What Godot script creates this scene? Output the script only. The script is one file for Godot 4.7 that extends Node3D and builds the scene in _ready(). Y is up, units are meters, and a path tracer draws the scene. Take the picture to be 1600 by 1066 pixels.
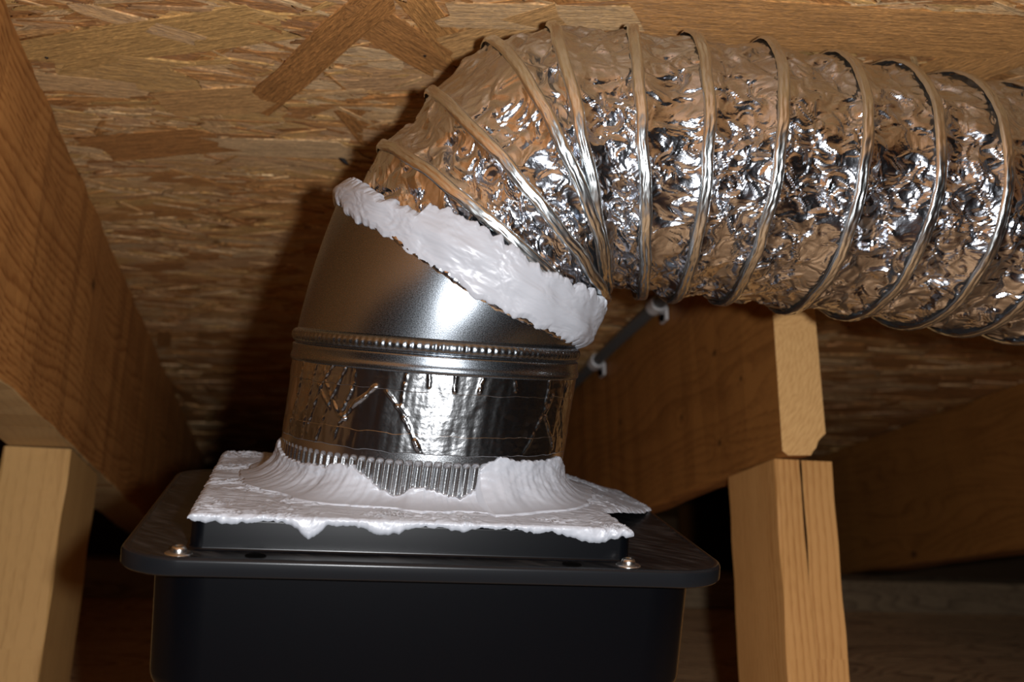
extends Node3D

# An attic seen by camera flash: a galvanised elbow with a foil flexible duct on a black plastic vent housing, under an OSB roof deck.
# Lengths in metres. EYE is where the photographer's lens was; most places below are measured from it.
const EYE := Vector3(0, 0.42, 0)
const AX := Vector3(0.99995, 0.0, 0.01)            # across the rafters
const NO := Vector3(0.0031, 0.9498, -0.3129)       # up out of the roof
const RD := Vector3(0.0095, -0.3129, -0.9497)      # down the slope
const PIPE := Vector3(0.0757, 0.0, -0.573)         # the axis of the upright pipe
const ROOF := 0.36

var rng := RandomNumberGenerator.new()
var M := {}


func _ready():
	rng.seed = 7
	camera_and_light()
	HEIGHTS.resize(4096)
	for k in 4096: HEIGHTS[k] = rng.randf_range(-1, 1)
	materials()
	shell()
	timber()
	vent_housing()
	elbow()
	flexible_duct()
	sealant_bed()
	sealant_band()
	small_things()


func camera_and_light():
	var cam := Camera3D.new()
	cam.name = "camera"
	var lens := CameraAttributesPhysical.new()
	lens.frustum_focal_length = 36.0 / (2.0 * 800.0 / 1600.0)
	lens.frustum_focus_distance = 0.51
	lens.frustum_near = 0.05
	lens.frustum_far = 30.0
	lens.exposure_aperture = 9.5
	cam.attributes = lens
	cam.transform = Transform3D(Basis(Vector3(0.9768, 0.0751, 0.2007), Vector3(-0.0707, 0.9971, -0.0288), Vector3(-0.2023, 0.0139, 0.9792)).orthonormalized(), EYE)
	add_child(cam)
	cam.current = true
	var env := Environment.new()
	env.background_mode = Environment.BG_COLOR
	env.background_color = Color.BLACK
	env.tonemap_mode = Environment.TONE_MAPPER_LINEAR
	env.tonemap_exposure = 1.3
	env.sdfgi_enabled = true
	env.ssao_enabled = true
	env.ssil_enabled = true
	var around := WorldEnvironment.new()
	around.name = "world_environment"
	around.environment = env
	add_child(around)
	# the flash, held a little to the right of the lens
	var flash := SpotLight3D.new()
	flash.name = "camera_flash"
	flash.light_color = Color(0.985, 0.99, 1.0)
	flash.light_energy = 0.315
	flash.light_size = 0.010
	flash.spot_range = 12.0
	flash.spot_attenuation = 2.0
	flash.spot_angle = 88.0
	flash.spot_angle_attenuation = 0.25
	flash.shadow_enabled = true
	flash.position = EYE + Vector3(0.055, 0.016, 0.0)
	add_child(flash)
	flash.look_at(EYE + Vector3(0.13, 0.05, -0.57), Vector3.UP)


# ---------------------------------------------------------------- helpers

func meta(o: Node, label: String, category: String, group := "", kind := ""):
	if label: o.set_meta("label", label)
	if category: o.set_meta("category", category)
	if group: o.set_meta("group", group)
	if kind: o.set_meta("kind", kind)


func thing(called: String, label: String, category: String, base: Vector3, group := "") -> Node3D:
	var o := Node3D.new()
	o.name = called
	o.position = EYE + base
	o.set_meta("base", base)
	add_child(o, true)
	meta(o, label, category, group)
	return o


func part(called: String, mesh: Mesh, mat: Material, parent: Node, kind := "") -> MeshInstance3D:
	# the mesh is in eye-relative places; the parent carries its base
	var o := MeshInstance3D.new()
	o.name = called
	o.mesh = mesh
	o.material_override = mat
	o.cast_shadow = GeometryInstance3D.SHADOW_CASTING_SETTING_ON
	parent.add_child(o, true)
	if parent.has_meta("base"): o.position = -Vector3(parent.get_meta("base"))
	if kind: o.set_meta("kind", kind)
	return o


func array_mesh(v: PackedVector3Array, n: PackedVector3Array, idx: PackedInt32Array, uv := PackedVector2Array(), col := PackedColorArray()) -> ArrayMesh:
	var a := []
	a.resize(Mesh.ARRAY_MAX)
	a[Mesh.ARRAY_VERTEX] = v
	a[Mesh.ARRAY_NORMAL] = n
	if uv.size(): a[Mesh.ARRAY_TEX_UV] = uv
	if col.size(): a[Mesh.ARRAY_COLOR] = col
	a[Mesh.ARRAY_INDEX] = idx
	var m := ArrayMesh.new()
	m.add_surface_from_arrays(Mesh.PRIMITIVE_TRIANGLES, a)
	return m


# A sheet of nu rows and nv columns; normals by central differences. closed: the columns run round.
# keep: per point, a cell is drawn when any of its corners is kept.
func sheet(p: PackedVector3Array, nu: int, nv: int, closed := false, flip := false, uv := PackedVector2Array(), keep := PackedByteArray()) -> ArrayMesh:
	var n := PackedVector3Array()
	n.resize(p.size())
	var sgn := -1.0 if flip else 1.0
	for i in nu:
		var ia := maxi(i - 1, 0) * nv
		var ib := mini(i + 1, nu - 1) * nv
		var row := i * nv
		for j in nv:
			var ja := j - 1
			var jb := j + 1
			if closed:
				ja = (j + nv - 1) % nv
				jb = (j + 1) % nv
			else:
				ja = maxi(ja, 0)
				jb = mini(jb, nv - 1)
			n[row + j] = ((p[ib + j] - p[ia + j]).cross(p[row + jb] - p[row + ja]) * sgn).normalized()
	var idx := PackedInt32Array()
	var cols := nv if closed else nv - 1
	idx.resize((nu - 1) * cols * 6)
	var k := 0
	var masked := keep.size() > 0
	for i in nu - 1:
		for j in cols:
			var a := i * nv + j
			var b := i * nv + (j + 1) % nv
			var c := a + nv
			var d := b + nv
			if masked and keep[a] + keep[b] + keep[c] + keep[d] == 0: continue
			if flip:
				idx[k] = a; idx[k + 1] = c; idx[k + 2] = b
				idx[k + 3] = b; idx[k + 4] = c; idx[k + 5] = d
			else:
				idx[k] = a; idx[k + 1] = b; idx[k + 2] = c
				idx[k + 3] = b; idx[k + 4] = d; idx[k + 5] = c
			k += 6
	idx.resize(k)
	return array_mesh(p, n, idx, uv)


# the collar stands a little askew: its foot is shifted to the left
func askew(v: Vector3) -> Vector3:
	return Vector3(v.x + 0.075 * minf(v.y + 0.0262, 0.0), v.y, v.z)


# Turns a profile of (radius, height) round the upright axis at the place c; out(theta, r, y) may bend the radius.
func lathe(c: Vector3, profile: Array, segs: int, bend = null, leaning := false) -> ArrayMesh:
	var p := PackedVector3Array()
	for q in profile:
		for j in segs:
			var t := TAU * j / segs
			var r: float = q[0]
			if bend != null: r += bend.call(t, q[1])
			var v := c + Vector3(cos(t) * r, q[1], sin(t) * r)
			p.append(askew(v) if leaning else v)
	return sheet(p, profile.size(), segs, true, true)


func smooth(a: float, b: float, x: float) -> float:
	var t := clampf((x - a) / (b - a), 0, 1)
	return t * t * (3 - 2 * t)


func noise(kind: int, freq: float, s: int, octaves := 1) -> FastNoiseLite:
	var n := FastNoiseLite.new()
	n.noise_type = kind
	n.frequency = freq
	n.seed = s
	if octaves > 1:
		n.fractal_type = FastNoiseLite.FRACTAL_FBM
		n.fractal_octaves = octaves
	else:
		n.fractal_type = FastNoiseLite.FRACTAL_NONE
	return n


func table(t: Array, x: float) -> float:
	# straight lines between [x, y] pairs of rising x
	if x <= t[0][0]: return t[0][1]
	for i in range(1, t.size()):
		if x <= t[i][0]:
			return lerpf(t[i - 1][1], t[i][1], (x - t[i - 1][0]) / (t[i][0] - t[i - 1][0]))
	return t[-1][1]


# A prism along local y from y0 to y1 over a polygon in (x, z), its corners wandering a little. Side and end surfaces.
func prism(poly: Array, y0: float, y1: float, steps: int, wander: float, s: int, side: Material, end: Material, notch = null) -> ArrayMesh:
	var n := noise(FastNoiseLite.TYPE_SIMPLEX, 14.0, s)
	var st := SurfaceTool.new()
	st.begin(Mesh.PRIMITIVE_TRIANGLES)
	st.set_smooth_group(-1)
	var rows := []
	for i in steps + 1:
		var y := lerpf(y0, y1, float(i) / steps)
		var row := []
		for k in poly.size():
			var q: Vector2 = poly[k]
			if notch != null: q = notch.call(k, y, q)
			row.append(Vector3(q.x + wander * n.get_noise_2d(y, k * 3.1), y, q.y + wander * n.get_noise_2d(y, k * 3.1 + 50)))
		rows.append(row)
	var area := 0.0
	for k in poly.size(): area += poly[k].cross(poly[(k + 1) % poly.size()])
	var along := 0.0
	for k in poly.size():
		var kk := (k + 1) % poly.size()
		var w: float = poly[k].distance_to(poly[kk])
		for i in steps:
			var q := [rows[i][k], rows[i][kk], rows[i + 1][kk], rows[i + 1][k]]
			var uv := [Vector2(q[0].y, along), Vector2(q[1].y, along + w), Vector2(q[2].y, along + w), Vector2(q[3].y, along)]
			for t in ([0, 1, 2, 0, 2, 3] if area > 0 else [0, 2, 1, 0, 3, 2]):
				st.set_uv(uv[t])
				st.add_vertex(q[t])
		along += w
	st.generate_normals()
	st.set_material(side)
	var m := st.commit()
	var flat := PackedVector2Array()
	for k in poly.size(): flat.append(Vector2(rows[0][k].x, rows[0][k].z))
	var tri := Geometry2D.triangulate_polygon(flat)
	for e in 2:
		var se := SurfaceTool.new()
		se.begin(Mesh.PRIMITIVE_TRIANGLES)
		se.set_smooth_group(-1)
		for t in range(0, tri.size(), 3):
			var abc := [tri[t], tri[t + 1], tri[t + 2]]
			var a: Vector3 = rows[e * steps][abc[0]]
			var b: Vector3 = rows[e * steps][abc[1]]
			var c: Vector3 = rows[e * steps][abc[2]]
			var up := (b - a).cross(c - a).y > 0    # counter-clockwise from above
			if up == (e == 1): abc = [abc[0], abc[2], abc[1]]
			for k in abc:
				var v: Vector3 = rows[e * steps][k]
				se.set_uv(Vector2(v.x, v.z))
				se.add_vertex(v)
		se.generate_normals()
		se.set_material(end)
		se.commit(m)
	return m


func bevelled(x0: float, x1: float, z0: float, z1: float, b: float) -> Array:
	return [Vector2(x0 + b, z0), Vector2(x1 - b, z0), Vector2(x1, z0 + b), Vector2(x1, z1 - b), Vector2(x1 - b, z1), Vector2(x0 + b, z1), Vector2(x0, z1 - b), Vector2(x0, z0 + b)]


func slab(lo: Vector3, hi: Vector3) -> ArrayMesh:
	var st := SurfaceTool.new()
	var bm := BoxMesh.new()
	bm.size = hi - lo
	st.append_from(bm, 0, Transform3D(Basis(), (lo + hi) / 2))
	return st.commit()


func tube(path: Array, r: float, segs := 14) -> ArrayMesh:
	var p := PackedVector3Array()
	for i in path.size():
		var d: Vector3 = (path[mini(i + 1, path.size() - 1)] - path[maxi(i - 1, 0)]).normalized()
		var x := d.cross(Vector3(0.3, 1, 0.2)).normalized()
		var y := d.cross(x)
		for j in segs:
			var t := TAU * j / segs
			p.append(path[i] + (x * cos(t) + y * sin(t)) * r)
	return sheet(p, path.size(), segs, true, true)


# ---------------------------------------------------------------- materials

func std(c: Color, rough: float, metal := 0.0) -> StandardMaterial3D:
	var m := StandardMaterial3D.new()
	m.albedo_color = c
	m.roughness = rough
	m.metallic = metal
	return m


func picture(w: int, h: int, f: Callable) -> ImageTexture:
	var b := PackedByteArray()
	b.resize(w * h * 3)
	var k := 0
	for y in h:
		for x in w:
			var c: Color = f.call(float(x) / w, float(y) / h)
			b[k] = int(clampf(c.r, 0, 1) * 255.0)
			b[k + 1] = int(clampf(c.g, 0, 1) * 255.0)
			b[k + 2] = int(clampf(c.b, 0, 1) * 255.0)
			k += 3
	return ImageTexture.create_from_image(Image.create_from_data(w, h, false, Image.FORMAT_RGB8, b))


# Flat-sawn board: growth rings as contours of a slow field, knots, fine fibre. Covers length x breadth metres.
func wood(w: int, h: int, length: float, breadth: float, light: Color, dark: Color, rings: float, wave: float, knots: Array, s: int, depth := 0.6, pale := Vector2(-1, -1)) -> ImageTexture:
	var slow := noise(FastNoiseLite.TYPE_SIMPLEX, 1.0, s, 2)
	var fibre := noise(FastNoiseLite.TYPE_SIMPLEX, 1.0, s + 1)
	var f := func(u: float, v: float) -> Color:
		var x := u * length
		var y := v * breadth
		var g := y * rings + wave * slow.get_noise_2d(x * 2.2, y * 9.0)
		var spot := 0.0
		for k in knots:
			var dx: float = (x - k[0]) / (k[2] * 2.0)
			var dy: float = (y - k[1]) / k[2]
			var d2 := dx * dx + dy * dy
			g += 2.2 * signf(dy) * exp(-d2 * 0.35) * (1.0 - exp(-absf(dy) * 2.0))
			var core := exp(-((x - k[0]) * (x - k[0]) * 0.5 + (y - k[1]) * (y - k[1])) / (k[2] * k[2] * 0.16))
			spot = maxf(spot, core)
		var r := g - floorf(g)
		var late := pow(r, 3.0) * (1.0 - smooth(0.93, 1.0, r))
		var fi := fibre.get_noise_2d(x * 60.0, y * 1900.0)
		var cl := slow.get_noise_2d(x * 3.0 + 40.0, y * 20.0)
		var c := light.lerp(dark, clampf(late * depth + 0.12 * fi + 0.16 * cl, 0, 1))
		if y > pale.x and y < pale.y: c = c.lerp(Color(0.72, 0.64, 0.48), 0.75)     # a planed face that has not darkened
		return c.lerp(dark * 0.45, spot * 0.85)
	return picture(w, h, f)


func wood_mat(t: Texture2D, length: float, breadth: float, rough := 0.62, relief := 0.035) -> StandardMaterial3D:
	var m := std(Color.WHITE, rough)
	m.albedo_texture = t
	m.uv1_scale = Vector3(1.0 / length, 1.0 / breadth, 1)
	m.heightmap_enabled = true
	m.heightmap_texture = t
	m.heightmap_scale = relief
	m.metallic_specular = 0.35
	return m


func noise_tex(n: FastNoiseLite, size: int, ramp_lo: float, ramp_hi: float) -> NoiseTexture2D:
	var t := NoiseTexture2D.new()
	t.width = size
	t.height = size
	t.seamless = true
	t.noise = n
	var g := Gradient.new()
	g.set_color(0, Color(ramp_lo, ramp_lo, ramp_lo))
	g.set_color(1, Color(ramp_hi, ramp_hi, ramp_hi))
	t.color_ramp = g
	return t


func materials():
	M.rafter = wood_mat(wood(1280, 320, 1.6, 0.5, Color(0.70, 0.485, 0.265), Color(0.45, 0.255, 0.10), 150.0, 2.4, [[0.884, 0.108, 0.011], [1.25, 0.33, 0.012], [0.62, 0.30, 0.007], [0.80, 0.40, 0.010], [0.78, 0.05, 0.007]], 3, 0.75, Vector2(0.2465, 0.30)), 1.6, 0.5)
	M.rafter_b = wood_mat(wood(1024, 320, 1.6, 0.5, Color(0.57, 0.375, 0.18), Color(0.39, 0.23, 0.09), 80.0, 2.0, [[0.829, 0.384, 0.006], [0.828, 0.302, 0.005], [0.775, 0.346, 0.004], [0.917, 0.344, 0.005], [1.108, 0.381, 0.007], [1.45, 0.33, 0.012]], 11, 0.5), 1.6, 0.5)
	M.post = wood_mat(wood(768, 384, 0.5, 0.28, Color(0.75, 0.555, 0.33), Color(0.54, 0.34, 0.16), 200.0, 0.7, [[-0.05, 0.263, 0.004]], 21, 0.65), 0.5, 0.28, 0.6, 0.05)
	M.post_b = wood_mat(wood(768, 384, 0.5, 0.28, Color(0.74, 0.58, 0.36), Color(0.55, 0.40, 0.22), 90.0, 0.9, [], 27, 0.3), 0.5, 0.28, 0.6, 0.05)
	# cut ends: arcs round a pith outside the board, with saw marks
	var saw := noise(FastNoiseLite.TYPE_SIMPLEX, 1.0, 31, 2)
	var ends := func(u: float, v: float) -> Color:
		var x := u * 0.1
		var y := v * 0.25
		var r := Vector2(x + 0.05, y - 0.02).length() * 260.0 + 0.6 * saw.get_noise_2d(x * 50, y * 50)
		r -= floorf(r)
		var sw := saw.get_noise_2d((x + y * 0.5) * 900.0, (y - x * 0.5) * 60.0)
		return Color(0.84, 0.66, 0.43).lerp(Color(0.62, 0.43, 0.23), clampf(0.25 * pow(r, 3.0) + 0.28 * sw + 0.1, 0, 1))
	M.end = wood_mat(picture(256, 512, ends), 0.1, 0.25, 0.8, 0.05)
	# strand grain, laid along each strand
	var gr := noise(FastNoiseLite.TYPE_SIMPLEX, 1.0, 41, 3)
	var grain := func(u: float, v: float) -> Color:
		var a := gr.get_noise_2d(u * 9.0, v * 60.0)
		var b := gr.get_noise_2d(u * 40.0 + 90.0, v * 260.0)
		var c := gr.get_noise_2d(u * 3.0 - 50.0, v * 14.0)
		var g := 0.80 + 0.24 * a + 0.18 * b + 0.10 * c - 0.34 * smooth(0.3, 0.6, a)
		return Color(g, g * 0.975, g * 0.94)
	var gt := picture(512, 512, grain)
	M.strands = []
	for c in [Color(0.94, 0.74, 0.49), Color(0.89, 0.66, 0.40), Color(0.97, 0.80, 0.58), Color(0.82, 0.59, 0.35), Color(0.93, 0.75, 0.48), Color(0.98, 0.83, 0.63), Color(0.77, 0.55, 0.33), Color(0.90, 0.72, 0.52)]:
		var m := std(c, 0.55)
		m.albedo_texture = gt
		m.uv1_scale = Vector3(1.0 / 0.22, 1.0 / 0.06, 1)
		m.heightmap_enabled = true
		m.heightmap_texture = gt
		m.heightmap_scale = 0.12
		M.strands.append(m)
	var ms: StandardMaterial3D = M.strands[0].duplicate()
	ms.albedo_color = Color.WHITE
	ms.vertex_color_use_as_albedo = true
	M.strand_mix = ms
	var deck := std(Color(0.80, 0.58, 0.34), 0.7)
	deck.albedo_texture = gt
	deck.uv1_triplanar = true
	deck.uv1_scale = Vector3(4, 4, 4)
	M.deck = deck
	# galvanised steel: fine spangle in the gloss
	var gal := std(Color(0.50, 0.52, 0.54), 0.38, 1.0)
	gal.roughness_texture = noise_tex(noise(FastNoiseLite.TYPE_SIMPLEX, 0.09, 51, 3), 512, 0.55, 0.95)
	gal.heightmap_enabled = true
	gal.heightmap_texture = noise_tex(noise(FastNoiseLite.TYPE_SIMPLEX, 0.12, 52, 2), 512, 0.0, 1.0)
	gal.heightmap_scale = 0.0016
	gal.uv1_triplanar = true
	gal.uv1_scale = Vector3(22, 22, 22)
	M.galvanised = gal
	var bright: StandardMaterial3D = gal.duplicate()
	bright.roughness = 0.30
	bright.albedo_color = Color(0.78, 0.79, 0.80)
	M.ribs = bright
	var foil := std(Color(0.80, 0.815, 0.845), 0.20, 1.0)
	foil.heightmap_enabled = true
	foil.heightmap_texture = noise_tex(noise(FastNoiseLite.TYPE_SIMPLEX, 0.03, 55, 3), 512, 0.0, 1.0)
	foil.heightmap_scale = 0.012
	foil.uv1_triplanar = true
	foil.uv1_scale = Vector3(16, 16, 16)
	M.foil = foil
	var tape := foil.duplicate()
	tape.roughness = 0.22
	tape.albedo_color = Color(0.64, 0.645, 0.65)
	tape.heightmap_scale = 0.007
	M.tape = tape
	var wire := std(Color(0.84, 0.86, 0.86), 0.27, 1.0)
	wire.clearcoat_enabled = true
	wire.clearcoat = 0.6
	wire.clearcoat_roughness = 0.1
	M.wire = wire
	# black plastic, with pale dust wiped over it
	var dust := noise(FastNoiseLite.TYPE_SIMPLEX, 1.0, 61, 4)
	var scuff := func(u: float, v: float) -> Color:
		var a := dust.get_noise_2d(u * 5.0, v * 5.0)
		var b := dust.get_noise_2d(u * 5.0 + v * 5.0, v * 34.0 - u * 34.0 + 20.0)
		var d := clampf(0.17 + 0.22 * a + 0.30 * b, 0.0, 1.0)
		return Color(0.02, 0.022, 0.028).lerp(Color(0.42, 0.40, 0.38), d)
	var black := std(Color.WHITE, 0.36)
	black.metallic_specular = 0.4
	black.albedo_texture = picture(256, 256, scuff)
	black.uv1_triplanar = true
	black.uv1_scale = Vector3(4, 4, 4)
	M.dusty = black
	var plain := std(Color(0.018, 0.021, 0.030), 0.27)
	plain.metallic_specular = 0.33
	M.black = plain
	var rim: StandardMaterial3D = plain.duplicate()
	rim.albedo_color = Color(0.075, 0.079, 0.088)
	M.rim = rim
	M.hole = std(Color(0.03, 0.03, 0.03), 1.0)
	M.hole.metallic_specular = 0.05
	M.screw = std(Color(0.75, 0.74, 0.72), 0.28, 1.0)
	var paste := std(Color(0.63, 0.64, 0.665), 0.40)
	paste.heightmap_enabled = true
	paste.heightmap_texture = noise_tex(noise(FastNoiseLite.TYPE_SIMPLEX, 0.02, 71, 4), 512, 0, 1)
	paste.heightmap_scale = 0.008
	paste.uv1_triplanar = true
	paste.uv1_scale = Vector3(9, 22, 9)
	M.paste = paste
	M.pipe = std(Color(0.42, 0.43, 0.43), 0.5, 0.6)
	M.strap = std(Color(0.80, 0.80, 0.80), 0.45, 0.3)
	M.nail = std(Color(0.16, 0.15, 0.15), 0.6, 0.8)
	var ply := wood(512, 512, 0.9, 0.9, Color(0.74, 0.59, 0.42), Color(0.44, 0.32, 0.21), 24.0, 5.0, [], 81, 0.7)
	M.floor = std(Color.WHITE, 0.85)
	M.floor.albedo_texture = ply
	M.floor.uv1_triplanar = true
	M.floor.uv1_scale = Vector3(1.1, 1.1, 1.1)
	M.floor.heightmap_enabled = true
	M.floor.heightmap_texture = ply
	M.floor.heightmap_scale = 1.2
	M.joist = wood_mat(wood(512, 128, 1.9, 0.3, Color(0.52, 0.44, 0.34), Color(0.30, 0.24, 0.18), 40.0, 3.0, [[0.98, 0.03, 0.012]], 83, 0.7), 1.9, 0.3, 0.8)
	M.wall = std(Color(0.40, 0.30, 0.20), 0.9)
	M.dark = std(Color(0.20, 0.18, 0.16), 0.95)


# ---------------------------------------------------------------- the setting

func structure(called: String, mesh: Mesh, mat: Material, at := Transform3D(Basis(), EYE)) -> MeshInstance3D:
	var o := MeshInstance3D.new()
	o.name = called
	o.mesh = mesh
	o.material_override = mat
	o.transform = at
	add_child(o, true)
	o.set_meta("kind", "structure")
	return o


func roof_frame() -> Transform3D:
	return Transform3D(Basis(AX, NO, -RD).orthonormalized(), EYE)     # x across, y out of the roof, z up the slope


func shell():
	var roof := structure("ceiling", slab(Vector3(-2.2, ROOF, -2.75), Vector3(2.8, ROOF + 0.012, 2.0)), M.deck, roof_frame())
	roof.set_meta("label", "underside of the roof deck, pressed wood strands in warm brown")
	structure("floor", slab(Vector3(-2.2, -0.45, -1.56), Vector3(2.8, -0.42, 2.0)), M.floor)
	structure("trim_1", slab(Vector3(-2.2, -0.85, -2.8), Vector3(2.8, -0.80, -1.56)), M.dark)
	structure("wall_back", slab(Vector3(-2.2, -0.85, -2.7), Vector3(2.8, -0.40, -2.6)), M.wall)
	structure("wall_left", slab(Vector3(-0.95, -0.85, -2.8), Vector3(-0.85, 1.2, 2.0)), M.deck)
	structure("wall_right", slab(Vector3(2.8, -0.85, -2.8), Vector3(2.9, 1.2, 2.0)), M.wall)
	structure("wall_front", slab(Vector3(-2.3, -0.85, 1.9), Vector3(2.9, 1.2, 2.0)), M.wall)
	strands(roof)
	# a short length of timber under the housing
	var block := MeshInstance3D.new()
	block.name = "support_block"
	block.mesh = slab(Vector3(0.0, -0.4195, -0.63), Vector3(0.14, -0.1737, -0.51))
	block.material_override = M.post
	get_node("floor").add_child(block, true)


# One thin wood strand in its own axes: x along, z across, lower face at -drop and tilted, ragged ends.
func strand_shape(r: RandomNumberGenerator, l: float, w: float, drop: float) -> Array:
	var v := PackedVector3Array()
	var n := PackedVector3Array()
	var uv := PackedVector2Array()
	var idx := PackedInt32Array()
	var off := Vector2(r.randf() * 3, r.randf() * 3)
	var lean := r.randfn(0, 0.010)
	var pitch := r.randfn(0, 0.005)
	var loop := []
	var skew := r.randfn(0, 0.5) * w
	var ragged := minf(w * 0.35, 0.006)
	for k in 5: loop.append(Vector2(-l / 2 + skew * (k / 4.0 - 0.5) + r.randfn(0, ragged), lerpf(-w / 2, w / 2, k / 4.0)))
	for k in 2: loop.append(Vector2(lerpf(-l / 2, l / 2, (k + 1) / 3.0), w / 2 * (1 + r.randfn(0, 0.10))))
	for k in 5: loop.append(Vector2(l / 2 + skew * (0.5 - k / 4.0) + r.randfn(0, ragged), lerpf(w / 2, -w / 2, k / 4.0)))
	for k in 2: loop.append(Vector2(lerpf(l / 2, -l / 2, (k + 1) / 3.0), -w / 2 * (1 + r.randfn(0, 0.10))))
	var m := loop.size()
	var face := Vector3(pitch, -1, lean).normalized()
	v.append(Vector3(0, -drop, 0)); n.append(face); uv.append(off)
	for q in loop:
		v.append(Vector3(q.x, minf(-drop + q.x * pitch + q.y * lean, 0.0002), q.y))
		n.append(face)
		uv.append(off + q)
	for k in m:
		idx.append_array([0, 1 + k, 1 + (k + 1) % m])
	for q in loop:
		v.append(Vector3(q.x, minf(-drop + q.x * pitch + q.y * lean, 0.0002), q.y))
		n.append(Vector3(q.x / l * w, 0, q.y).normalized())
		uv.append(off + q)
	for q in loop:
		v.append(Vector3(q.x, 0.0006, q.y))
		n.append(Vector3(q.x / l * w, 0, q.y).normalized())
		uv.append(off + q * 1.01)
	for k in m:
		var a := 1 + m + k
		var b := 1 + m + (k + 1) % m
		idx.append_array([a, a + m, b, b, a + m, b + m])
	# make every triangle clockwise as seen from its normal
	for t in range(0, idx.size(), 3):
		var g := (v[idx[t + 1]] - v[idx[t]]).cross(v[idx[t + 2]] - v[idx[t]])
		if g.dot(n[idx[t]]) > 0:
			var x := idx[t + 1]
			idx[t + 1] = idx[t + 2]
			idx[t + 2] = x
	return [v, n, uv, idx]


func strands(roof: Node3D):
	var r := RandomNumberGenerator.new()
	r.seed = 5
	var list := []    # across, down the slope, length, angle, width, tone, drop
	for i in 6400:
		var across := r.randf_range(-0.26, 1.25)
		var down := r.randf_range(0.30, 2.15)
		if i % 3 < 2:
			across = r.randf_range(-0.26, 0.55)
			down = r.randf_range(0.34, 1.3)
		var cross_grain := r.randf() < 0.11
		var l := clampf(r.randfn(0.085, 0.035), 0.03, 0.17)
		var w := clampf(r.randfn(0.0135, 0.008), 0.004, 0.036)
		var ang := r.randfn(0, 0.20) - 0.12
		if cross_grain: ang = r.randf_range(0.4, 2.6)
		list.append([across, down, l, ang, w, r.randi() % 8, r.randf_range(0.0002, 0.0023)])
	# splinters and curled slivers over them
	for i in 3800:
		var across := r.randf_range(-0.22, 0.50)
		var down := pow(r.randf(), 1.5) * 0.8 + 0.40
		list.append([across, down, r.randf_range(0.010, 0.055), r.randfn(-0.1, 0.35), r.randf_range(0.0008, 0.0042), r.randi() % 8, r.randf_range(0.0016, 0.0030)])
	# the broad strands that lie on top where the flash falls brightest
	for h in [
		[-0.0110, 0.5757, 0.1702, -1.090, 0.0241, 3], [0.0623, 0.5304, 0.0787, 0.991, 0.0209, 1], [0.0434, 0.5454, 0.0758, 0.665, 0.0299, 3],
		[-0.1074, 0.5783, 0.1632, -0.454, 0.0379, 4], [-0.1135, 0.5619, 0.0693, 0.290, 0.0126, 2], [0.1042, 0.5328, 0.0831, -0.671, 0.0472, 0],
		[0.4012, 0.4822, 0.0672, -1.050, 0.0470, 1], [0.1295, 0.5008, 0.1388, -0.178, 0.0225, 2], [0.2989, 0.4753, 0.2493, -0.132, 0.0440, 1],
		[-0.1549, 0.6430, 0.0721, -0.004, 0.0204, 2], [-0.1219, 0.7193, 0.0969, -0.381, 0.0369, 3], [-0.1292, 0.6194, 0.0824, 0.006, 0.0403, 4],
		[-0.0737, 0.6452, 0.0730, -0.341, 0.0322, 0], [-0.0288, 0.7037, 0.1083, -0.164, 0.0263, 5]]:
		list.append([h[0], h[1], h[2], h[3], h[4], h[5], 0.0033])
	# how large each shows: by its face, its distance and whether the duct and the timber leave it in view
	var order := []
	for i in list.size():
		var s = list[i]
		var p: Vector3 = AX * s[0] + NO * ROOF + RD * s[1]
		var px := to_pixel(p)
		var big: float = s[2] * s[4] * absf(p.normalized().dot(NO)) / p.length_squared()
		var seen := px.x > -40 and px.x < 1640 and px.y > -40 and px.y < 690
		if s[0] < -0.19 or (s[0] > 0.35 and s[0] < 0.40 and s[1] > 0.71) or s[0] > 0.93: seen = false
		if px.x > 760 and px.y > 110 and px.y < 470: seen = false
		if px.x > 560 and px.x < 880 and px.y > 200: seen = false
		if px.x > 470 and px.x < 900 and px.y > 330: seen = false
		order.append([(big if seen else big * 0.001) * (3.0 if s[6] > 0.0015 else 1.0), i])
	order.sort_custom(func(a, b): return a[0] > b[0])
	var alone := {}
	for k in 296: alone[order[k][1]] = true
	var V := PackedVector3Array()
	var N := PackedVector3Array()
	var U := PackedVector2Array()
	var C := PackedColorArray()
	var I := PackedInt32Array()
	for i in list.size():
		var s = list[i]
		var a := strand_shape(r, s[2], s[4], s[6])
		var t := Transform3D(Basis(Vector3.UP, -s[3] * -1.0), Vector3(s[0], ROOF, -s[1]))
		if alone.has(i):
			var o := MeshInstance3D.new()
			o.name = "wood_strand"
			o.mesh = array_mesh(a[0], a[1], a[3], a[2])
			o.material_override = M.strands[s[5]]
			o.transform = t
			roof.add_child(o, true)
			continue
		var first := V.size()
		V.append_array(t * (a[0] as PackedVector3Array))
		N.append_array(turned(t.basis, a[1]))
		U.append_array(a[2])
		var base: Color = M.strands[s[5]].albedo_color.srgb_to_linear()
		var k := r.randf_range(0.85, 1.1)
		base = Color(base.r * k, base.g * k, base.b * k)
		for j in a[0].size(): C.append(base)
		for j in a[3]: I.append(first + j)
	var rest := MeshInstance3D.new()
	rest.name = "small_wood_strands"
	rest.mesh = array_mesh(V, N, I, U, C)
	rest.material_override = M.strand_mix
	roof.add_child(rest, true)
	rest.set_meta("kind", "stuff")


func turned(b: Basis, n: PackedVector3Array) -> PackedVector3Array:
	return Transform3D(b, Vector3.ZERO) * n


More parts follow.
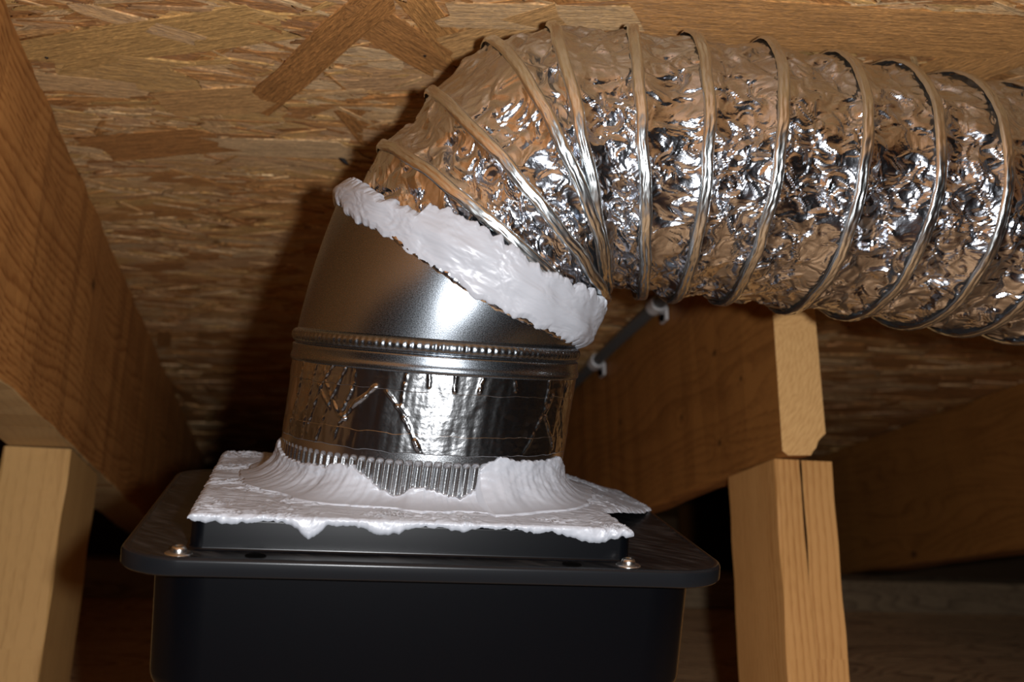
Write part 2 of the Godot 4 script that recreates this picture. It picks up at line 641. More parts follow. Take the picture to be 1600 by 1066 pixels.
func to_pixel(p: Vector3) -> Vector2:
	var x := p.dot(Vector3(0.9768, 0.0751, 0.2007))
	var y := p.dot(Vector3(-0.0707, 0.9971, -0.0288))
	var z := -p.dot(Vector3(-0.2023, 0.0139, 0.9792))
	if z < 0.02: return Vector2(-9999, -9999)
	return Vector2(800 + 1600 * x / z, 533 - 1600 * y / z)


# ---------------------------------------------------------------- timber

func timber_piece(called: String, label: String, category: String, mesh: Mesh, at: Transform3D, group := ""):
	var o := MeshInstance3D.new()
	o.name = called
	o.mesh = mesh
	o.transform = at
	add_child(o, true)
	meta(o, label, category, group)


func timber():
	var down := Basis(AX, RD, -NO).orthonormalized()     # local x across, y down the slope, z = -out of the roof
	var foot := func(a: float, n: float, r: float) -> Vector3: return EYE + AX * a + NO * n + RD * r
	var top := -ROOF + 0.0005
	# left rafter, from behind the camera down to the eave
	timber_piece("rafter", "long reddish brown rafter at the left, resting on the pale post beside the black housing", "rafter",
		prism(bevelled(-0.053, 0.0, top, -0.162, 0.0022), -0.5, 2.45, 120, 0.0011, 3, M.rafter, M.end), Transform3D(down, foot.call(-0.187, 0, 0)))
	# right rafter, its cut end facing the flash, one corner waney
	var chipped := [Vector2(0.002, top), Vector2(0.035, top), Vector2(0.037, top + 0.002), Vector2(0.0375, -0.1665), Vector2(0.0335, -0.1640), Vector2(0.0310, -0.1600), Vector2(0.0285, -0.1555), Vector2(0.0255, -0.1530), Vector2(0.0235, -0.1500), Vector2(0.0055, -0.1485), Vector2(0.0020, -0.1495), Vector2(0.0, -0.152), Vector2(0.0, top + 0.002)]
	timber_piece("rafter", "rafter with a bright sawn end and chipped lower corner, sitting on the cracked post", "rafter",
		prism(chipped, 0.712, 2.45, 60, 0.0009, 5, M.rafter_b, M.end), Transform3D(down, foot.call(0.357, 0, 0)))
	timber_piece("rafter", "dim far rafter crossing behind the cracked post to the right edge", "rafter",
		prism(bevelled(0, 0.053, top, -0.143, 0.002), -0.3, 2.45, 60, 0.0012, 9, M.rafter_b, M.end), Transform3D(down, foot.call(0.937, 0, 0)))
	# posts, square to the roof
	var up := Basis(AX, NO, RD).orthonormalized()
	var left := bevelled(-0.0525, 0.0, 0.9015, 1.03, 0.0015)
	timber_piece("post", "pale wooden post under the reddish rafter at the left edge", "post",
		prism(left, -0.17, 0.1605, 30, 0.0007, 13, M.post_b, M.end), Transform3D(up, foot.call(-0.1895, 0, 0)))
	var b := 0.0014
	var right := [Vector2(b, 0.724), Vector2(0.0195, 0.724), Vector2(0.0210, 0.735), Vector2(0.0222, 0.724), Vector2(0.0475, 0.7235), Vector2(0.049, 0.726), Vector2(0.049, 0.812), Vector2(0.0, 0.812), Vector2(0.0, 0.724 + b)]
	var crack := func(k: int, y: float, q: Vector2) -> Vector2:
		var d := clampf((y - 0.052) / 0.06, 0, 1)
		var lean := clampf(0.149 - y, 0, 0.3) * 0.014
		if k == 2: return Vector2(q.x + lean + 0.021 * d, lerpf(0.7242, 0.764, d))
		if k == 3: return Vector2(lerpf(0.0204, q.x, d) + lean, 0.7245)
		if k == 1: return Vector2(q.x + 0.0004 + lean, q.y)
		return q
	timber_piece("post", "wooden post with a dark split down its front, right of the black housing", "post",
		prism(right, -0.20, 0.1475, 40, 0.0005, 17, M.post, M.end, crack), Transform3D(up, foot.call(0.357, 0, 0)))
	# far board on edge across the floor
	timber_piece("board", "dim grey board with a knot lying on the floor far behind the cracked post", "board",
		prism(bevelled(-0.026, 0.026, -0.019, 0.019, 0.002), -0.75, 1.25, 20, 0.002, 19, M.joist, M.end), Transform3D(Basis(Vector3(0, 1, 0), Vector3(1, 0, 0), Vector3(0, 0, -1)) * Basis(Vector3.BACK, 0.0), EYE + Vector3(0.35, -0.394, -1.52)))


# ---------------------------------------------------------------- the black housing

func rounded(x0: float, x1: float, z0: float, z1: float, r: float, n := 10) -> PackedVector2Array:
	var out := PackedVector2Array()
	for c in [[x1 - r, z1 - r, 0.0], [x0 + r, z1 - r, 0.5], [x0 + r, z0 + r, 1.0], [x1 - r, z0 + r, 1.5]]:
		for k in n + 1:
			var t: float = (c[2] + 0.5 * k / n) * PI
			out.append(Vector2(c[0] + cos(t) * r, c[1] + sin(t) * r))
	return out


# the housing widens a little to the right towards its back
func flare(v: Vector2) -> float:
	return v.x + clampf((v.x - 0.155) / 0.04, 0.0, 1.0) * 0.11 * clampf(-0.4385 - v.y, 0.0, 0.17)


# Loops of rounded rectangles joined one to the next: each row is [x0, x1, z0, z1, radius, y]
func rounded_loft(rows: Array, cap_top: bool, cap_bottom: bool) -> ArrayMesh:
	var p := PackedVector3Array()
	var nv := 0
	for q in rows:
		var loop := rounded(q[0], q[1], q[2], q[3], q[4])
		nv = loop.size()
		for v in loop: p.append(Vector3(flare(v), q[5], v.y))
	var st := SurfaceTool.new()
	st.append_from(sheet(p, rows.size(), nv, true, true), 0, Transform3D())
	for e in [0, rows.size() - 1]:
		if (e == 0 and not cap_bottom) or (e > 0 and not cap_top): continue
		var c := SurfaceTool.new()
		c.begin(Mesh.PRIMITIVE_TRIANGLES)
		var q = rows[e]
		var mid := Vector3((q[0] + q[1]) / 2, q[5], (q[2] + q[3]) / 2)
		for k in nv:
			var a := p[e * nv + k]
			var b := p[e * nv + (k + 1) % nv]
			for v in ([mid, a, b] if e > 0 else [mid, b, a]):
				c.set_normal(Vector3.UP if e > 0 else Vector3.DOWN)
				c.add_vertex(v)
		st.append_from(c.commit(), 0, Transform3D())
	return st.commit()


func vent_housing():
	var base := Vector3(0.07, -0.1735, -0.56)
	var t := thing("vent_housing", "black plastic vent housing with a wide rounded flange, under the upright metal pipe", "housing", base)
	# body: slightly tapered, round below
	var rows := []
	for k in 7:
		var a := PI / 2 * k / 6.0
		var inset := 0.012 * (1 - sin(a))
		rows.append([-0.0548 + inset, 0.1890 - inset, -0.664 + inset, -0.4485 - inset, 0.024, -0.1735 + 0.012 * (1 - cos(a))])
	rows.append([-0.0555, 0.1900, -0.665, -0.4480, 0.024, -0.112])
	part("body", rounded_loft(rows, true, true), M.black, t)
	# flange: rim with rounded edges, a shallow gutter inside the rim, holes in the front
	var fl := [-0.0690, 0.2035, -0.680, -0.4385]
	var prof := [[0.004, -0.1136], [0.001, -0.1136], [0.0, -0.1126], [0.0, -0.1072], [0.0006, -0.1060], [0.0018, -0.1055], [0.0032, -0.1056], [0.0048, -0.1062]]
	rows = []
	for q in prof: rows.append([fl[0] + q[0], fl[1] - q[0], fl[2] + q[0], fl[3] - q[0], maxf(0.026 - q[0], 0.002), q[1]])
	rows.append([-0.039, 0.1575, -0.656, -0.458, 0.006, -0.1062])
	part("flange_rim", rounded_loft(rows.slice(0, 7), false, true), M.rim, t)
	part("flange", rounded_loft(rows.slice(6), true, false), M.dusty, t)
	for h in [Vector2(-0.0121, -0.4487), Vector2(0.1283, -0.4487)]:
		part("screw_hole", lathe(Vector3(h.x, 0, h.y), [[0.0046, -0.1062], [0.0043, -0.10585], [0.0038, -0.1058], [0.0034, -0.1060], [0.0030, -0.10612], [0.0001, -0.10614]], 24), M.hole, t)
	# plinth
	var pl := [-0.0405, 0.1590, -0.657, -0.4568]
	rows = []
	for q in [[-0.0022, -0.1063], [-0.0008, -0.1058], [-0.0001, -0.1048], [0.0001, -0.0935], [0.0010, -0.0924], [0.0022, -0.0920]]:
		rows.append([pl[0] + q[0], pl[1] - q[0], pl[2] + q[0], pl[3] - q[0], 0.006, q[1]])
	part("plinth", rounded_loft(rows, true, false), M.black, t)
	for s in [[-0.0438, -0.4490], [0.1556, -0.4500]]:
		var at := Vector3(s[0], -0.1062, s[1])
		var sc := part("screw", lathe(at, [[0.0033, 0.0006], [0.0033, 0.0020], [0.0028, 0.0030], [0.0018, 0.0035], [0.0016, 0.0025], [0.0001, 0.0024]], 20), M.screw, t)
		var wa := MeshInstance3D.new()
		wa.name = "washer"
		wa.mesh = lathe(at, [[0.0034, 0.0009], [0.0052, 0.0007], [0.0058, 0.0003], [0.0058, 0.0]], 24)
		wa.material_override = M.screw
		sc.add_child(wa, true)


# ---------------------------------------------------------------- the galvanised elbow

func seam(th: float) -> Vector3:
	return Vector3(0.0874, 0.031, -0.573) + cos(th) * Vector3(0.071, -0.0359, 0) + Vector3(0, 0, sin(th) * 0.0785)


func elbow():
	var t := thing("pipe_elbow", "galvanised steel pipe elbow with a ribbed collar and beaded joint, standing on the black housing", "pipe elbow", Vector3(0.0757, -0.09, -0.573))
	# ribbed collar
	var ribs := func(a: float, y: float) -> float:
		var c := 0.5 + 0.5 * cos(a * 104.0)
		var w := pow(c, 1.6)
		return -0.0015 * (1 - w) * smooth(-0.0690, -0.0712, y)
	var prof := []
	for k in 13: prof.append([0.0786, lerpf(-0.0915, -0.0735, k / 12.0)])
	for k in range(1, 9): prof.append([0.0786, lerpf(-0.0735, -0.0675, k / 8.0)])
	prof.append([0.0786, -0.0640])
	prof.append([0.0784, -0.0230])
	part("ribbed_collar", lathe(PIPE, prof, 1040, ribs, true), M.ribs, t)
	# beaded swivel joint
	var bead := func(a: float, y: float) -> float:
		return 0.00032 * cos(a * 138.0) * (0.7 + 0.3 * cos(a * 37.0)) * exp(-pow((y + 0.0128) / 0.0022, 2))
	prof = [[0.0785, -0.0262], [0.0795, -0.0262], [0.0802, -0.0255], [0.0804, -0.0240], [0.0800, -0.0226], [0.0796, -0.0215], [0.0796, -0.0190], [0.0797, -0.0180], [0.0794, -0.0172], [0.0784, -0.0168]]
	for k in 11:
		var a := PI * k / 10.0
		prof.append([0.0778 + 0.0026 * sin(a), -0.0128 - 0.0036 * cos(a)])
	prof.append([0.0772, -0.0085])
	part("beaded_joint", lathe(PIPE, prof, 1104, bead), M.galvanised, t)
	# the cut segment above it, leaning to the right
	var p := PackedVector3Array()
	var n := noise(FastNoiseLite.TYPE_SIMPLEX, 9.0, 91)
	var nu := 34
	var nv := 220
	for i in nu:
		var v := float(i) / (nu - 1)
		for j in nv:
			var a := TAU * j / nv
			var lo := PIPE + Vector3(cos(a) * 0.0774, -0.0088, sin(a) * 0.0774)
			var q := lo.lerp(seam(a), v)
			var out := Vector3(cos(a), 0.15, sin(a)).normalized()
			q += out * (0.0016 * sin(PI * v) + 0.0005 * n.get_noise_3d(q.x, q.y * 0.6, q.z) + 0.0012 * smooth(0.93, 0.97, v))
			p.append(q)
	part("bent_segment", sheet(p, nu, nv, true, true), M.galvanised, t)
	tapes(t)


func tapes(t: Node3D):
	# creases: runs of (degrees round the pipe, height)
	var creases := [
		[[156.4, -0.0227], [158.4, -0.0446], [163.5, -0.069]], [[147, -0.0241], [149.7, -0.05], [150.4, -0.0666]],
		[[142.3, -0.0278], [140.3, -0.0356], [131.8, -0.0505], [128.8, -0.0517]], [[136.8, -0.0239], [142.8, -0.036], [146.9, -0.0561], [147.3, -0.0611]],
		[[127.2, -0.0245], [127.1, -0.034], [130.5, -0.0471]], [[118, -0.0344], [125.2, -0.0432], [131.6, -0.0537], [132.5, -0.0618]],
		[[114.3, -0.0355], [107.9, -0.0442], [101.4, -0.0591], [98.8, -0.0645]], [[107.3, -0.0253], [107.8, -0.0332], [107.8, -0.0426], [105.4, -0.047]],
		[[99.8, -0.0246], [99, -0.0323]], [[90.3, -0.0236], [89.8, -0.0336]], [[80.1, -0.0244], [80.8, -0.033]], [[67.3, -0.0252], [66.2, -0.0322]],
		[[49.6, -0.0263], [49, -0.0413], [55.2, -0.0576], [58.1, -0.0647]], [[45.2, -0.0347], [48.7, -0.0446], [39.5, -0.062]],
		[[34.7, -0.0282], [36, -0.0418], [27.9, -0.0633]], [[131.9, -0.0266], [138.2, -0.0483], [141.5, -0.065]], [[136.6, -0.048], [144.7, -0.0362]]]
	var segs := []
	for c in creases:
		for k in c.size() - 1:
			segs.append([Vector2(deg_to_rad(c[k][0]) * 0.079, c[k][1]), Vector2(deg_to_rad(c[k + 1][0]) * 0.079, c[k + 1][1]), rng.randf_range(0.6, 1.2)])
	var pucker := noise(FastNoiseLite.TYPE_SIMPLEX, 1.0, 95, 2)
	var facet := noise(FastNoiseLite.TYPE_CELLULAR, 1.0, 96)
	facet.cellular_return_type = FastNoiseLite.RETURN_DISTANCE2_SUB
	for s in [[-0.0352, -0.0243, 0.07915, 28], [-0.0655, -0.0335, 0.0789, 76], [-0.0655, -0.0560, 0.0791, 26]]:
		var p := PackedVector3Array()
		var nu: int = s[3]
		var nv := 900
		for i in nu + 2:
			var y := lerpf(s[0], s[1], clampf((i - 1.0) / (nu - 1), 0, 1))
			for j in nv:
				var a := TAU * j / nv
				var q := Vector2(a * 0.079, y)
				var h := 0.0
				if a < 3.0:
					for g in segs:
						var e: Vector2 = g[1] - g[0]
						if absf(q.x - g[0].x) > 0.026: continue
						var k := clampf((q - g[0]).dot(e) / e.length_squared(), 0, 1)
						var d: float = (q - g[0] - e * k).length()
						if d < 0.004: h = maxf(h, g[2] * 0.0011 * exp(-pow(d / (0.0005 + 0.0004 * g[2]), 2)) * (0.6 + 0.5 * pucker.get_noise_2d(q.x * 160 + 5, y * 160)))
				h += 0.00016 * pucker.get_noise_2d(q.x * 110, y * 18) + 0.00005 * pucker.get_noise_2d(q.x * 24, y * 160)
				h += 0.00022 * facet.get_noise_2d(q.x * 90, y * 60) * smooth(0.1, 0.5, pucker.get_noise_2d(q.x * 20 + 9, y * 20) + 0.3)
				# crumpled towards the sides, orange-peeled on the right
				var side := smooth(2.05, 2.35, a) * smooth(3.3, 3.0, a) + 0.7 * smooth(0.95, 0.6, a)
				if a < 3.2 and side > 0.0: h += side * (0.00030 * facets(q.x * 120.0, y * 60.0) + 0.00010 * facets(q.x * 330.0, y * 260.0))
				if a < 1.3: h += 0.00005 * facets(q.x * 420.0, y * 420.0)
				var r: float = s[2] + h + 0.0002 * pucker.get_noise_2d(q.x * 25, 7)
				var yy := y + 0.0006 * pucker.get_noise_2d(q.x * 60, s[0] * 900)
				if i == 0 or i == nu + 1: r -= 0.0003
				if i == nu + 1 and s[1] > -0.03: r = 0.0784
				if i == 0 and s[0] < -0.06: r = 0.0784
				p.append(askew(PIPE + Vector3(cos(a) * r, yy, sin(a) * r)))
		part("foil_tape", sheet(p, nu + 2, nv, true, true), M.tape, t)


# ---------------------------------------------------------------- the flexible duct

# rings: centre, axis yaw towards the viewer, axis tilt upwards
var RINGS := []


func ring_frame(q) -> Array:
	var ax := Vector3(cos(q[2]) * cos(q[1]), sin(q[2]), cos(q[2]) * sin(q[1]))
	var u := (Vector3.UP - ax * ax.y).normalized()
	return [q[0], ax, u, ax.cross(u)]


func duct_at(t: float) -> Array:
	var i := clampi(int(floor(t)), 0, RINGS.size() - 2)
	var f := t - i
	var a = RINGS[maxi(i - 1, 0)]
	var b = RINGS[i]
	var c = RINGS[i + 1]
	var d = RINGS[mini(i + 2, RINGS.size() - 1)]
	return ring_frame([b[0].cubic_interpolate(c[0], a[0], d[0], f), cubic_interpolate(b[1], c[1], a[1], d[1], f), cubic_interpolate(b[2], c[2], a[2], d[2], f)])


# Crumple: random heights on a triangular lattice, flat in between, so that every facet is a mirror of its own.
var HEIGHTS := PackedFloat32Array()


func facets(x: float, y: float) -> float:
	var s := (x + y) * 0.3660254
	var i := int(floor(x + s))
	var j := int(floor(y + s))
	var fx := x + s - i
	var fy := y + s - j
	var a := HEIGHTS[(i * 7919 + j * 104729) & 4095]
	var c := HEIGHTS[((i + 1) * 7919 + (j + 1) * 104729) & 4095]
	if fx > fy:
		return a * (1 - fx) + HEIGHTS[((i + 1) * 7919 + j * 104729) & 4095] * (fx - fy) + c * fy
	return a * (1 - fy) + HEIGHTS[(i * 7919 + (j + 1) * 104729) & 4095] * (fy - fx) + c * fx


func flexible_duct():
	RINGS = [
		[Vector3(0.0845, 0.0255, -0.573), 0.05, 1.12], [Vector3(0.0985, 0.0500, -0.572), 0.12, 0.95], [Vector3(0.1148, 0.0728, -0.570), 0.20, 0.779],
		[Vector3(0.1283, 0.0910, -0.570), 0.10, 0.518], [Vector3(0.1486, 0.0975, -0.570), 0.24, 0.285], [Vector3(0.1825, 0.0990, -0.570), 0.27, 0.12],
		[Vector3(0.2089, 0.0990, -0.570), 0.16, 0.032], [Vector3(0.2456, 0.1000, -0.567), 0.14, -0.055], [Vector3(0.2874, 0.0977, -0.566), 0.07, -0.065],
		[Vector3(0.3255, 0.0972, -0.566), -0.006, -0.04], [Vector3(0.3613, 0.0944, -0.562), -0.035, -0.035], [Vector3(0.3985, 0.0925, -0.561), -0.05, -0.04],
		[Vector3(0.4355, 0.0905, -0.559), -0.05, -0.04], [Vector3(0.4725, 0.0885, -0.557), -0.05, -0.04], [Vector3(0.5095, 0.0870, -0.555), -0.05, -0.04], [Vector3(0.5465, 0.0855, -0.553), -0.05, -0.04]]
	var t := thing("flexible_duct", "crinkled silver foil flexible duct curving from the metal elbow to the right edge", "duct", Vector3(0.30, 0.02, -0.565))
	var R := 0.0772
	var fine := noise(FastNoiseLite.TYPE_SIMPLEX, 1.0, 103, 2)
	var slow := noise(FastNoiseLite.TYPE_SIMPLEX, 1.0, 104)
	# angles: fine on the side that the flash sees
	var phis := PackedFloat32Array()
	for k in 560: phis.append(deg_to_rad(lerpf(-22.0, 205.0, k / 560.0)))
	for k in 90: phis.append(deg_to_rad(lerpf(205.0, 338.0, k / 90.0)))
	var per := 48
	var last := RINGS.size() - 1
	var p := PackedVector3Array()
	var rows := 0
	var arc := 0.0
	var before := Vector3.ZERO
	for i in last * per + 1:
		var tt := float(i) / per
		var f := duct_at(tt)
		if i: arc += before.distance_to(f[0])
		before = f[0]
		var between := tt - floorf(tt)
		var sag := pow(sin(PI * between), 0.75)
		var C: Vector3 = f[0]
		var u: Vector3 = f[2]
		var s: Vector3 = f[3]
		rows += 1
		for ph in phis:
			var w := ph * R
			var rough := smooth(-0.5, 0.3, slow.get_noise_2d(arc * 26.0, w * 22.0) + 0.10 * sin(ph))
			var h := -0.0040 * sag - 0.0009
			var warp := slow.get_noise_2d(arc * 60 + 9, w * 60)
			var a := arc + 0.0035 * warp
			var b := w + 0.0035 * slow.get_noise_2d(arc * 60 - 9, w * 60)
			h += 0.0030 * sag * (0.45 + 0.55 * rough) * facets(a * 62.0, b * 36.0)
			h += 0.0022 * (0.3 + 0.7 * sag) * (0.42 + 0.58 * rough) * facets(a * 150.0 + 40.0, b * 105.0)
			h += 0.00066 * (0.4 + 0.6 * rough) * facets(a * 380.0 - 70.0, b * 300.0)
			var r := R + minf(h, 0.0012)
			p.append(C + u * (cos(ph) * r) + s * (sin(ph) * r))
	var sleeve := sheet(p, rows, phis.size(), true, false).surface_get_arrays(0)
	sleeve[Mesh.ARRAY_NORMAL] = null          # without normals each little facet stays flat, as creased foil is
	var creased := ArrayMesh.new()
	creased.add_surface_from_arrays(Mesh.PRIMITIVE_TRIANGLES, sleeve)
	part("foil_sleeve", creased, M.foil, t)
	cuff(t)
	# wire ribs: two soft humps side by side under the foil
	for k in range(1, last + 1):
		var f := duct_at(k)
		var q := PackedVector3Array()
		var wide := 0.0033
		var hn := noise(FastNoiseLite.TYPE_SIMPLEX, 1.0, 200 + k)
		var segs := 240
		for j in 13:
			var x := lerpf(-1, 1, j / 12.0)
			for i in segs:
				var ph := TAU * i / segs
				var hump := 0.0019 * sqrt(maxf(0, 1 - x * x)) - 0.0004 * exp(-x * x * 14.0)
				var r := 0.0770 + hump + 0.0002 * hn.get_noise_2d(ph * 9, x * 2)
				var off := x * wide + 0.0007 * hn.get_noise_2d(cos(ph) * 2.0, sin(ph) * 2.0 + 30)
				q.append(f[0] + f[1] * off + f[2] * (cos(ph) * r) + f[3] * (sin(ph) * r))
		part("wire_rib", sheet(q, 13, segs, true, false), M.wire, t)


# ---------------------------------------------------------------- white sealant

# the foil edge that shows under the sealant where the duct is pulled over the elbow
func cuff(t: Node3D):
	var n := noise(FastNoiseLite.TYPE_SIMPLEX, 1.0, 131, 2)
	var low := [[-20, 0.95], [20, 0.97], [42, 0.84], [64, 0.66], [80, 0.58], [90, 0.50], [102, 0.40], [118, 0.30], [128, 0.23], [146, 0.18], [180, 0.06], [200, 0.06]]
	var p := PackedVector3Array()
	for i in 300:
		var deg := lerpf(-20, 200, i / 299.0)
		var th := deg_to_rad(deg)
		var lo := PIPE + Vector3(cos(th) * 0.0774, -0.0088, sin(th) * 0.0774)
		var mid := seam(th)
		var far := table(low, deg) + 0.012 * n.get_noise_2d(deg * 0.12, 1)
		for j in 12:
			var k := j / 11.0
			var q := mid.lerp(lo, clampf(far, 0, 1) * (1.0 - k))
			var out := Vector3(cos(th), 0.15, sin(th)).normalized()
			p.append(q + out * ((0.0020 if j > 0 else 0.0) + 0.0004 * n.get_noise_2d(deg * 0.3, k * 2)))
	part("foil_cuff", sheet(p, 300, 12, false, true), M.foil, t)


func sealant_bed():
	var t := thing("sealant_patch", "white sealant brushed over the top of the black housing and round the ribbed collar", "sealant", Vector3(0.07, -0.091, -0.56))
	var edge := noise(FastNoiseLite.TYPE_SIMPLEX, 1.0, 111, 3)
	var brush := noise(FastNoiseLite.TYPE_SIMPLEX, 1.0, 112, 2)
	var ridge := noise(FastNoiseLite.TYPE_SIMPLEX, 1.0, 113)
	ridge.fractal_type = FastNoiseLite.FRACTAL_RIDGED
	ridge.fractal_octaves = 2
	var nx := 330
	var nz := 300
	var p := PackedVector3Array()
	var front := -0.4560
	for i in nz:
		var v := float(i) / (nz - 1)
		var z0 := lerpf(-0.658, front, minf(v * 1.04, 1.0))
		for j in nx:
			var u := float(j) / (nx - 1)
			var left := -0.0418 + 0.0008 * edge.get_noise_2d(z0 * 120, 20)
			var right := 0.1596 + maxf(0.0, (-0.499 - z0) / 1.6)
			right = minf(right, 0.2175) + 0.0016 * edge.get_noise_2d(z0 * 130, 40) + 0.0006 * edge.get_noise_2d(z0 * 500, 45)
			var x := lerpf(left, right, u)
			var drip := 0.0022 + 0.0018 * edge.get_noise_2d(x * 40, 3) + 0.0008 * edge.get_noise_2d(x * 190, 9)
			drip += 0.0055 * exp(-pow((x - 0.0105) / 0.0045, 2)) + 0.0045 * exp(-pow((x - 0.044) / 0.008, 2)) + 0.004 * exp(-pow((x - 0.142) / 0.014, 2))
			var q := lerpf(-0.658 + 0.0015 * edge.get_noise_2d(x * 100, 30), front + maxf(drip, 0.0008), v)
			var e := q - front
			var d := minf(minf(x - left, right - x), minf(q + 0.658, front + drip - q))
			var round_edge := sqrt(clampf(d / 0.0026, 0.0, 1.0))
			var h := 0.0018 * round_edge
			var bend := edge.get_noise_2d(x * 12 + 3, q * 12)
			var streak := brush.get_noise_2d(x * 28 + 3.0 * bend, q * 210 + 6.0 * bend)
			h += 0.0003 * streak * round_edge
			var rag := smooth(0.0, 0.5, edge.get_noise_2d(x * 18 + 4, q * 22) + 0.12)
			h += 0.0009 * rag * ridge.get_noise_2d(x * 42 + 2.0 * bend, q * 120 - 3.0 * bend) * round_edge
			var y := -0.0919
			if x > 0.150: y = lerpf(-0.0919, -0.1060, smooth(0.150, 0.222, x))
			if e > 0.0:
				p.append(Vector3(x, y - maxf(0.0, e - 0.0008) + h * exp(-e * 900.0), front - 0.0002 + h * (1.0 - 0.5 * exp(-e * 900.0))))
			else:
				p.append(Vector3(x, y + h, q))
	part("top_coat", sheet(p, nz, nx, false, false), M.paste, t)
	# the fillet swept up the collar
	var tops := [[-40, -0.074], [5, -0.076], [15.5, -0.0768], [30, -0.069], [36.8, -0.0686], [49.3, -0.0684], [58.4, -0.0681], [68.7, -0.0656], [72.8, -0.0681], [76.1, -0.0719], [76.5, -0.0818], [82.8, -0.0860], [88.2, -0.0843], [92.2, -0.0826], [96.1, -0.0810], [100.1, -0.0823], [104.1, -0.0865], [110.4, -0.0842], [115.4, -0.0796], [121.6, -0.0752], [128.9, -0.0733], [133.7, -0.0767], [140.6, -0.0768], [152.5, -0.0779], [162.5, -0.0773], [175.6, -0.0747], [179.4, -0.0720], [190, -0.072], [220, -0.074]]
	p = PackedVector3Array()
	var rows := 34
	var segs := 620
	for i in rows:
		var s := maxf(0.0, (i - 3.0) / (rows - 4.0))
		for j in segs:
			var a := TAU * j / segs
			var deg := rad_to_deg(a)
			if deg > 300: deg -= 360
			var top := table(tops, deg) + 0.0010 * edge.get_noise_2d(a * 14, 80) + 0.0005 * edge.get_noise_2d(a * 60, 85)
			var ro := 0.0985 + 0.006 * sin(a) + 0.004 * edge.get_noise_2d(cos(a) * 2, sin(a) * 2 + 90)
			var bottom := -0.0893
			top = maxf(top, bottom + 0.0022)
			var lift := clampf((top - bottom) / 0.012, 0.35, 1.0)
			ro = lerpf(0.089, ro, lift)
			var th := s * PI / 2
			var r := 0.0800 + (ro - 0.0800) * (1 - cos(th))
			var y := top + (bottom - top) * sin(th)
			if i == 0: r = 0.0770
			elif i == 1: r = 0.0790; 
			elif i == 2: r = 0.0797; y = top - 0.0001
			if i == 1: y = top + 0.0003
			r += 0.00030 * brush.get_noise_2d(a * 10 + y * 120, y * 260) * (1.0 if i > 2 else 0.3) + 0.0009 * edge.get_noise_2d(a * 3, y * 60)
			if i == rows - 1: y = -0.0925
			p.append(askew(PIPE + Vector3(cos(a) * r, y, sin(a) * r)))
	part("collar_fillet", sheet(p, rows, segs, true, false), M.paste, t)


func sealant_band():
	var t := thing("sealant_band", "slanting band of white sealant over the joint between the metal elbow and the foil duct", "sealant", Vector3(0.0874, 0.031, -0.573))
	var upper := [[-30, 0.75], [20, 0.85], [34, 0.78], [48, 0.58], [60, 0.42], [68, 0.34], [76, 0.29], [84, 0.32], [94, 0.31], [106, 0.25], [114, 0.21], [118, 0.19], [119.5, 0.07], [126, 0.07], [132, 0.06], [138, 0.04], [146, 0.05], [160, 0.10], [170, 0.11], [178, 0.08], [210, 0.08]]
	var lower := [[-30, -0.9], [16, -0.94], [42, -0.76], [64, -0.58], [74, -0.53], [80, -0.52], [90, -0.46], [102, -0.36], [118, -0.27], [128, -0.22], [136, -0.205], [146, -0.20], [156, -0.16], [168, -0.10], [180, -0.08], [210, -0.08]]
	var f := duct_at(2.0)
	var edge := noise(FastNoiseLite.TYPE_SIMPLEX, 1.0, 121, 3)
	var brush := noise(FastNoiseLite.TYPE_SIMPLEX, 1.0, 122, 2)
	var p := PackedVector3Array()
	var nu := 620
	var nv := 74
	for i in nu:
		var deg := lerpf(-24.0, 206.0, i / (nu - 1.0))
		var th := deg_to_rad(deg)
		var lo := PIPE + Vector3(cos(th) * 0.0774, -0.0088, sin(th) * 0.0774)
		var mid := seam(th)
		var hi: Vector3 = f[0] + 0.0772 * (-cos(th) * f[2] + sin(th) * f[3])
		var wl := lo.distance_to(mid)
		var wh := hi.distance_to(mid)
		# in metres along the surface, so that the ragged edge is as ragged everywhere
		var e0 := table(lower, deg) * wl + 0.0018 * brush.get_noise_2d(deg * 0.10, 5) + 0.0002 * brush.get_noise_2d(deg * 0.7, 5)
		var e1 := table(upper, deg) * wh + 0.0024 * brush.get_noise_2d(deg * 0.12, 55) + 0.0004 * brush.get_noise_2d(deg * 0.8, 55)
		for j in nv:
			var k := clampf((j - 1.0) / (nv - 3.0), 0, 1)
			var m := lerpf(e0, e1, k)
			var q := mid.lerp(hi, m / wh) if m > 0 else mid.lerp(lo, -m / wl)
			var out := Vector3(cos(th) * 0.893, cos(th) * -0.45 * 0.5 + 0.10, sin(th)).normalized()
			var d := minf(m - e0, e1 - m)
			var body := sqrt(clampf(d / 0.003, 0, 1))
			var h := 0.0014 + 0.0017 * body
			h += 0.00022 * body * brush.get_noise_2d(deg * 0.035 + 2.0 * brush.get_noise_2d(deg * 0.02, m * 20), m * 230 + deg * 0.03)
			h += 0.0012 * body * brush.get_noise_2d(deg * 0.03 + 40, m * 30)
			h += 0.0016 * exp(-pow((m + 0.002) / 0.006, 2)) * body
			if j == 0 or j == nv - 1: h = -0.0015
			p.append(q + out * h)
	part("brushed_coat", sheet(p, nu, nv, false, true), M.paste, t)


# ---------------------------------------------------------------- conduit, nails

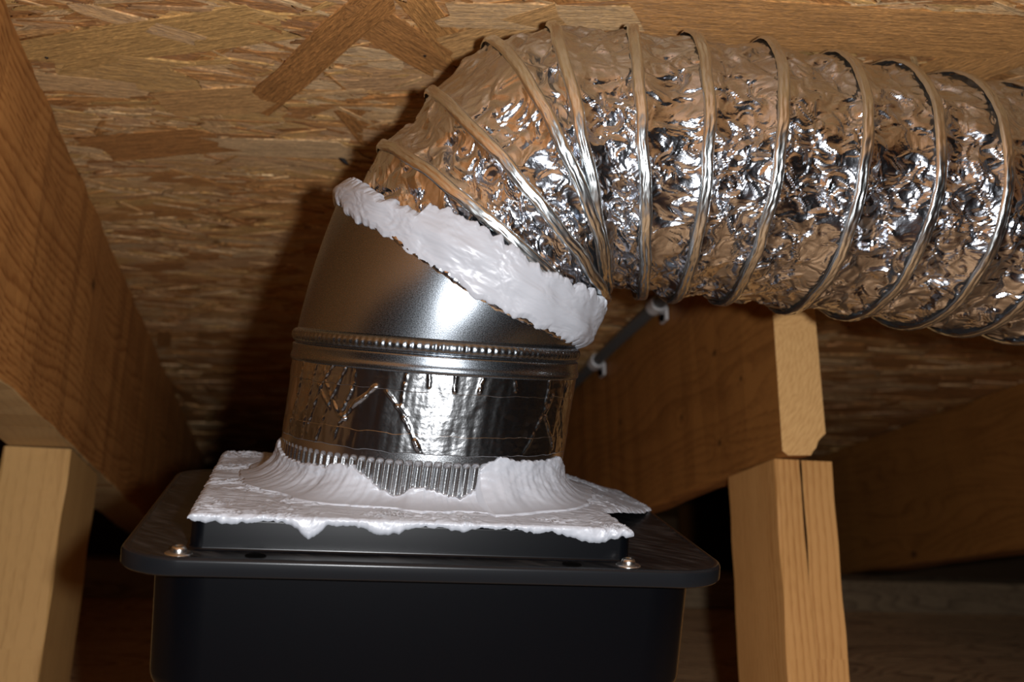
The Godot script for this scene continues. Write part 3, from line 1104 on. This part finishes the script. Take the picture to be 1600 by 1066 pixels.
func small_things():
	var at := func(a: float, n: float, r: float) -> Vector3: return AX * a + NO * n + RD * r
	var c := thing("conduit", "thin grey conduit strapped along the top of the rafter behind the elbow", "conduit", at.call(0.346, 0.345, 1.1))
	var path := []
	for k in 30: path.append(at.call(0.3455 + 0.0008 * sin(k * 0.7), 0.3465, lerpf(0.84, 1.9, k / 29.0)))
	part("conduit_tube", tube(path, 0.0068, 16), M.pipe, c)
	for r in [1.165, 0.945]:
		var ring := PackedVector3Array()
		for i in 6:
			var rr: float = r + [-0.009, -0.009, -0.0085, 0.0085, 0.009, 0.009][i]
			var rad: float = [0.0069, 0.0084, 0.0088, 0.0088, 0.0084, 0.0069][i]
			for j in 20:
				var a := TAU * j / 20
				ring.append(at.call(0.3455 + cos(a) * rad, 0.3465 + sin(a) * rad, rr))
		var st := SurfaceTool.new()
		st.append_from(sheet(ring, 6, 20, true, true), 0, Transform3D())
		# the ear nailed to the rafter
		var bm := BoxMesh.new()
		bm.size = Vector3(0.003, 0.014, 0.016)
		st.append_from(bm, 0, Transform3D(Basis(AX, NO, -RD).orthonormalized(), at.call(0.3535, 0.336, r)))
		var sm := SphereMesh.new()
		sm.radius = 0.0045
		sm.height = 0.006
		sm.radial_segments = 12
		sm.rings = 6
		st.append_from(sm, 0, Transform3D(Basis(NO, -AX, RD).orthonormalized(), at.call(0.3515, 0.333, r)))
		part("strap", st.commit(), M.strap, c)
	for q in [
		[at.call(0.009, ROOF, 0.7095), Vector3(0.75, -0.6, 0.2), 0.013, "bent dark nail tip poking through the roof deck above the upper left of the elbow"],
		[at.call(0.0568, ROOF, 0.5578), Vector3(0.1, -0.9, 0.2), 0.004, "short nail tip in the roof deck above the bend of the foil duct"],
		[at.call(-0.176, ROOF, 0.612), Vector3(0.2, -0.9, 0.3), 0.005, "nail tip in the roof deck beside the reddish left rafter"]]:
		var o := thing("roofing_nail", q[3], "nail", q[0])
		var d: Vector3 = q[1].normalized()
		var x := d.cross(Vector3.RIGHT).normalized()
		var y := d.cross(x)
		var ring := PackedVector3Array()
		for s in [[-0.002, 0.0018], [0.55, 0.0017], [0.75, 0.0014], [1.0, 0.0001]]:
			var far: float = s[0] * q[2] if s[0] > 0 else s[0]
			for j in 10:
				var a := TAU * j / 10
				ring.append(q[0] + d * far + (x * cos(a) + y * sin(a)) * s[1])
		part("shank", sheet(ring, 4, 10, true, true), M.nail, o)
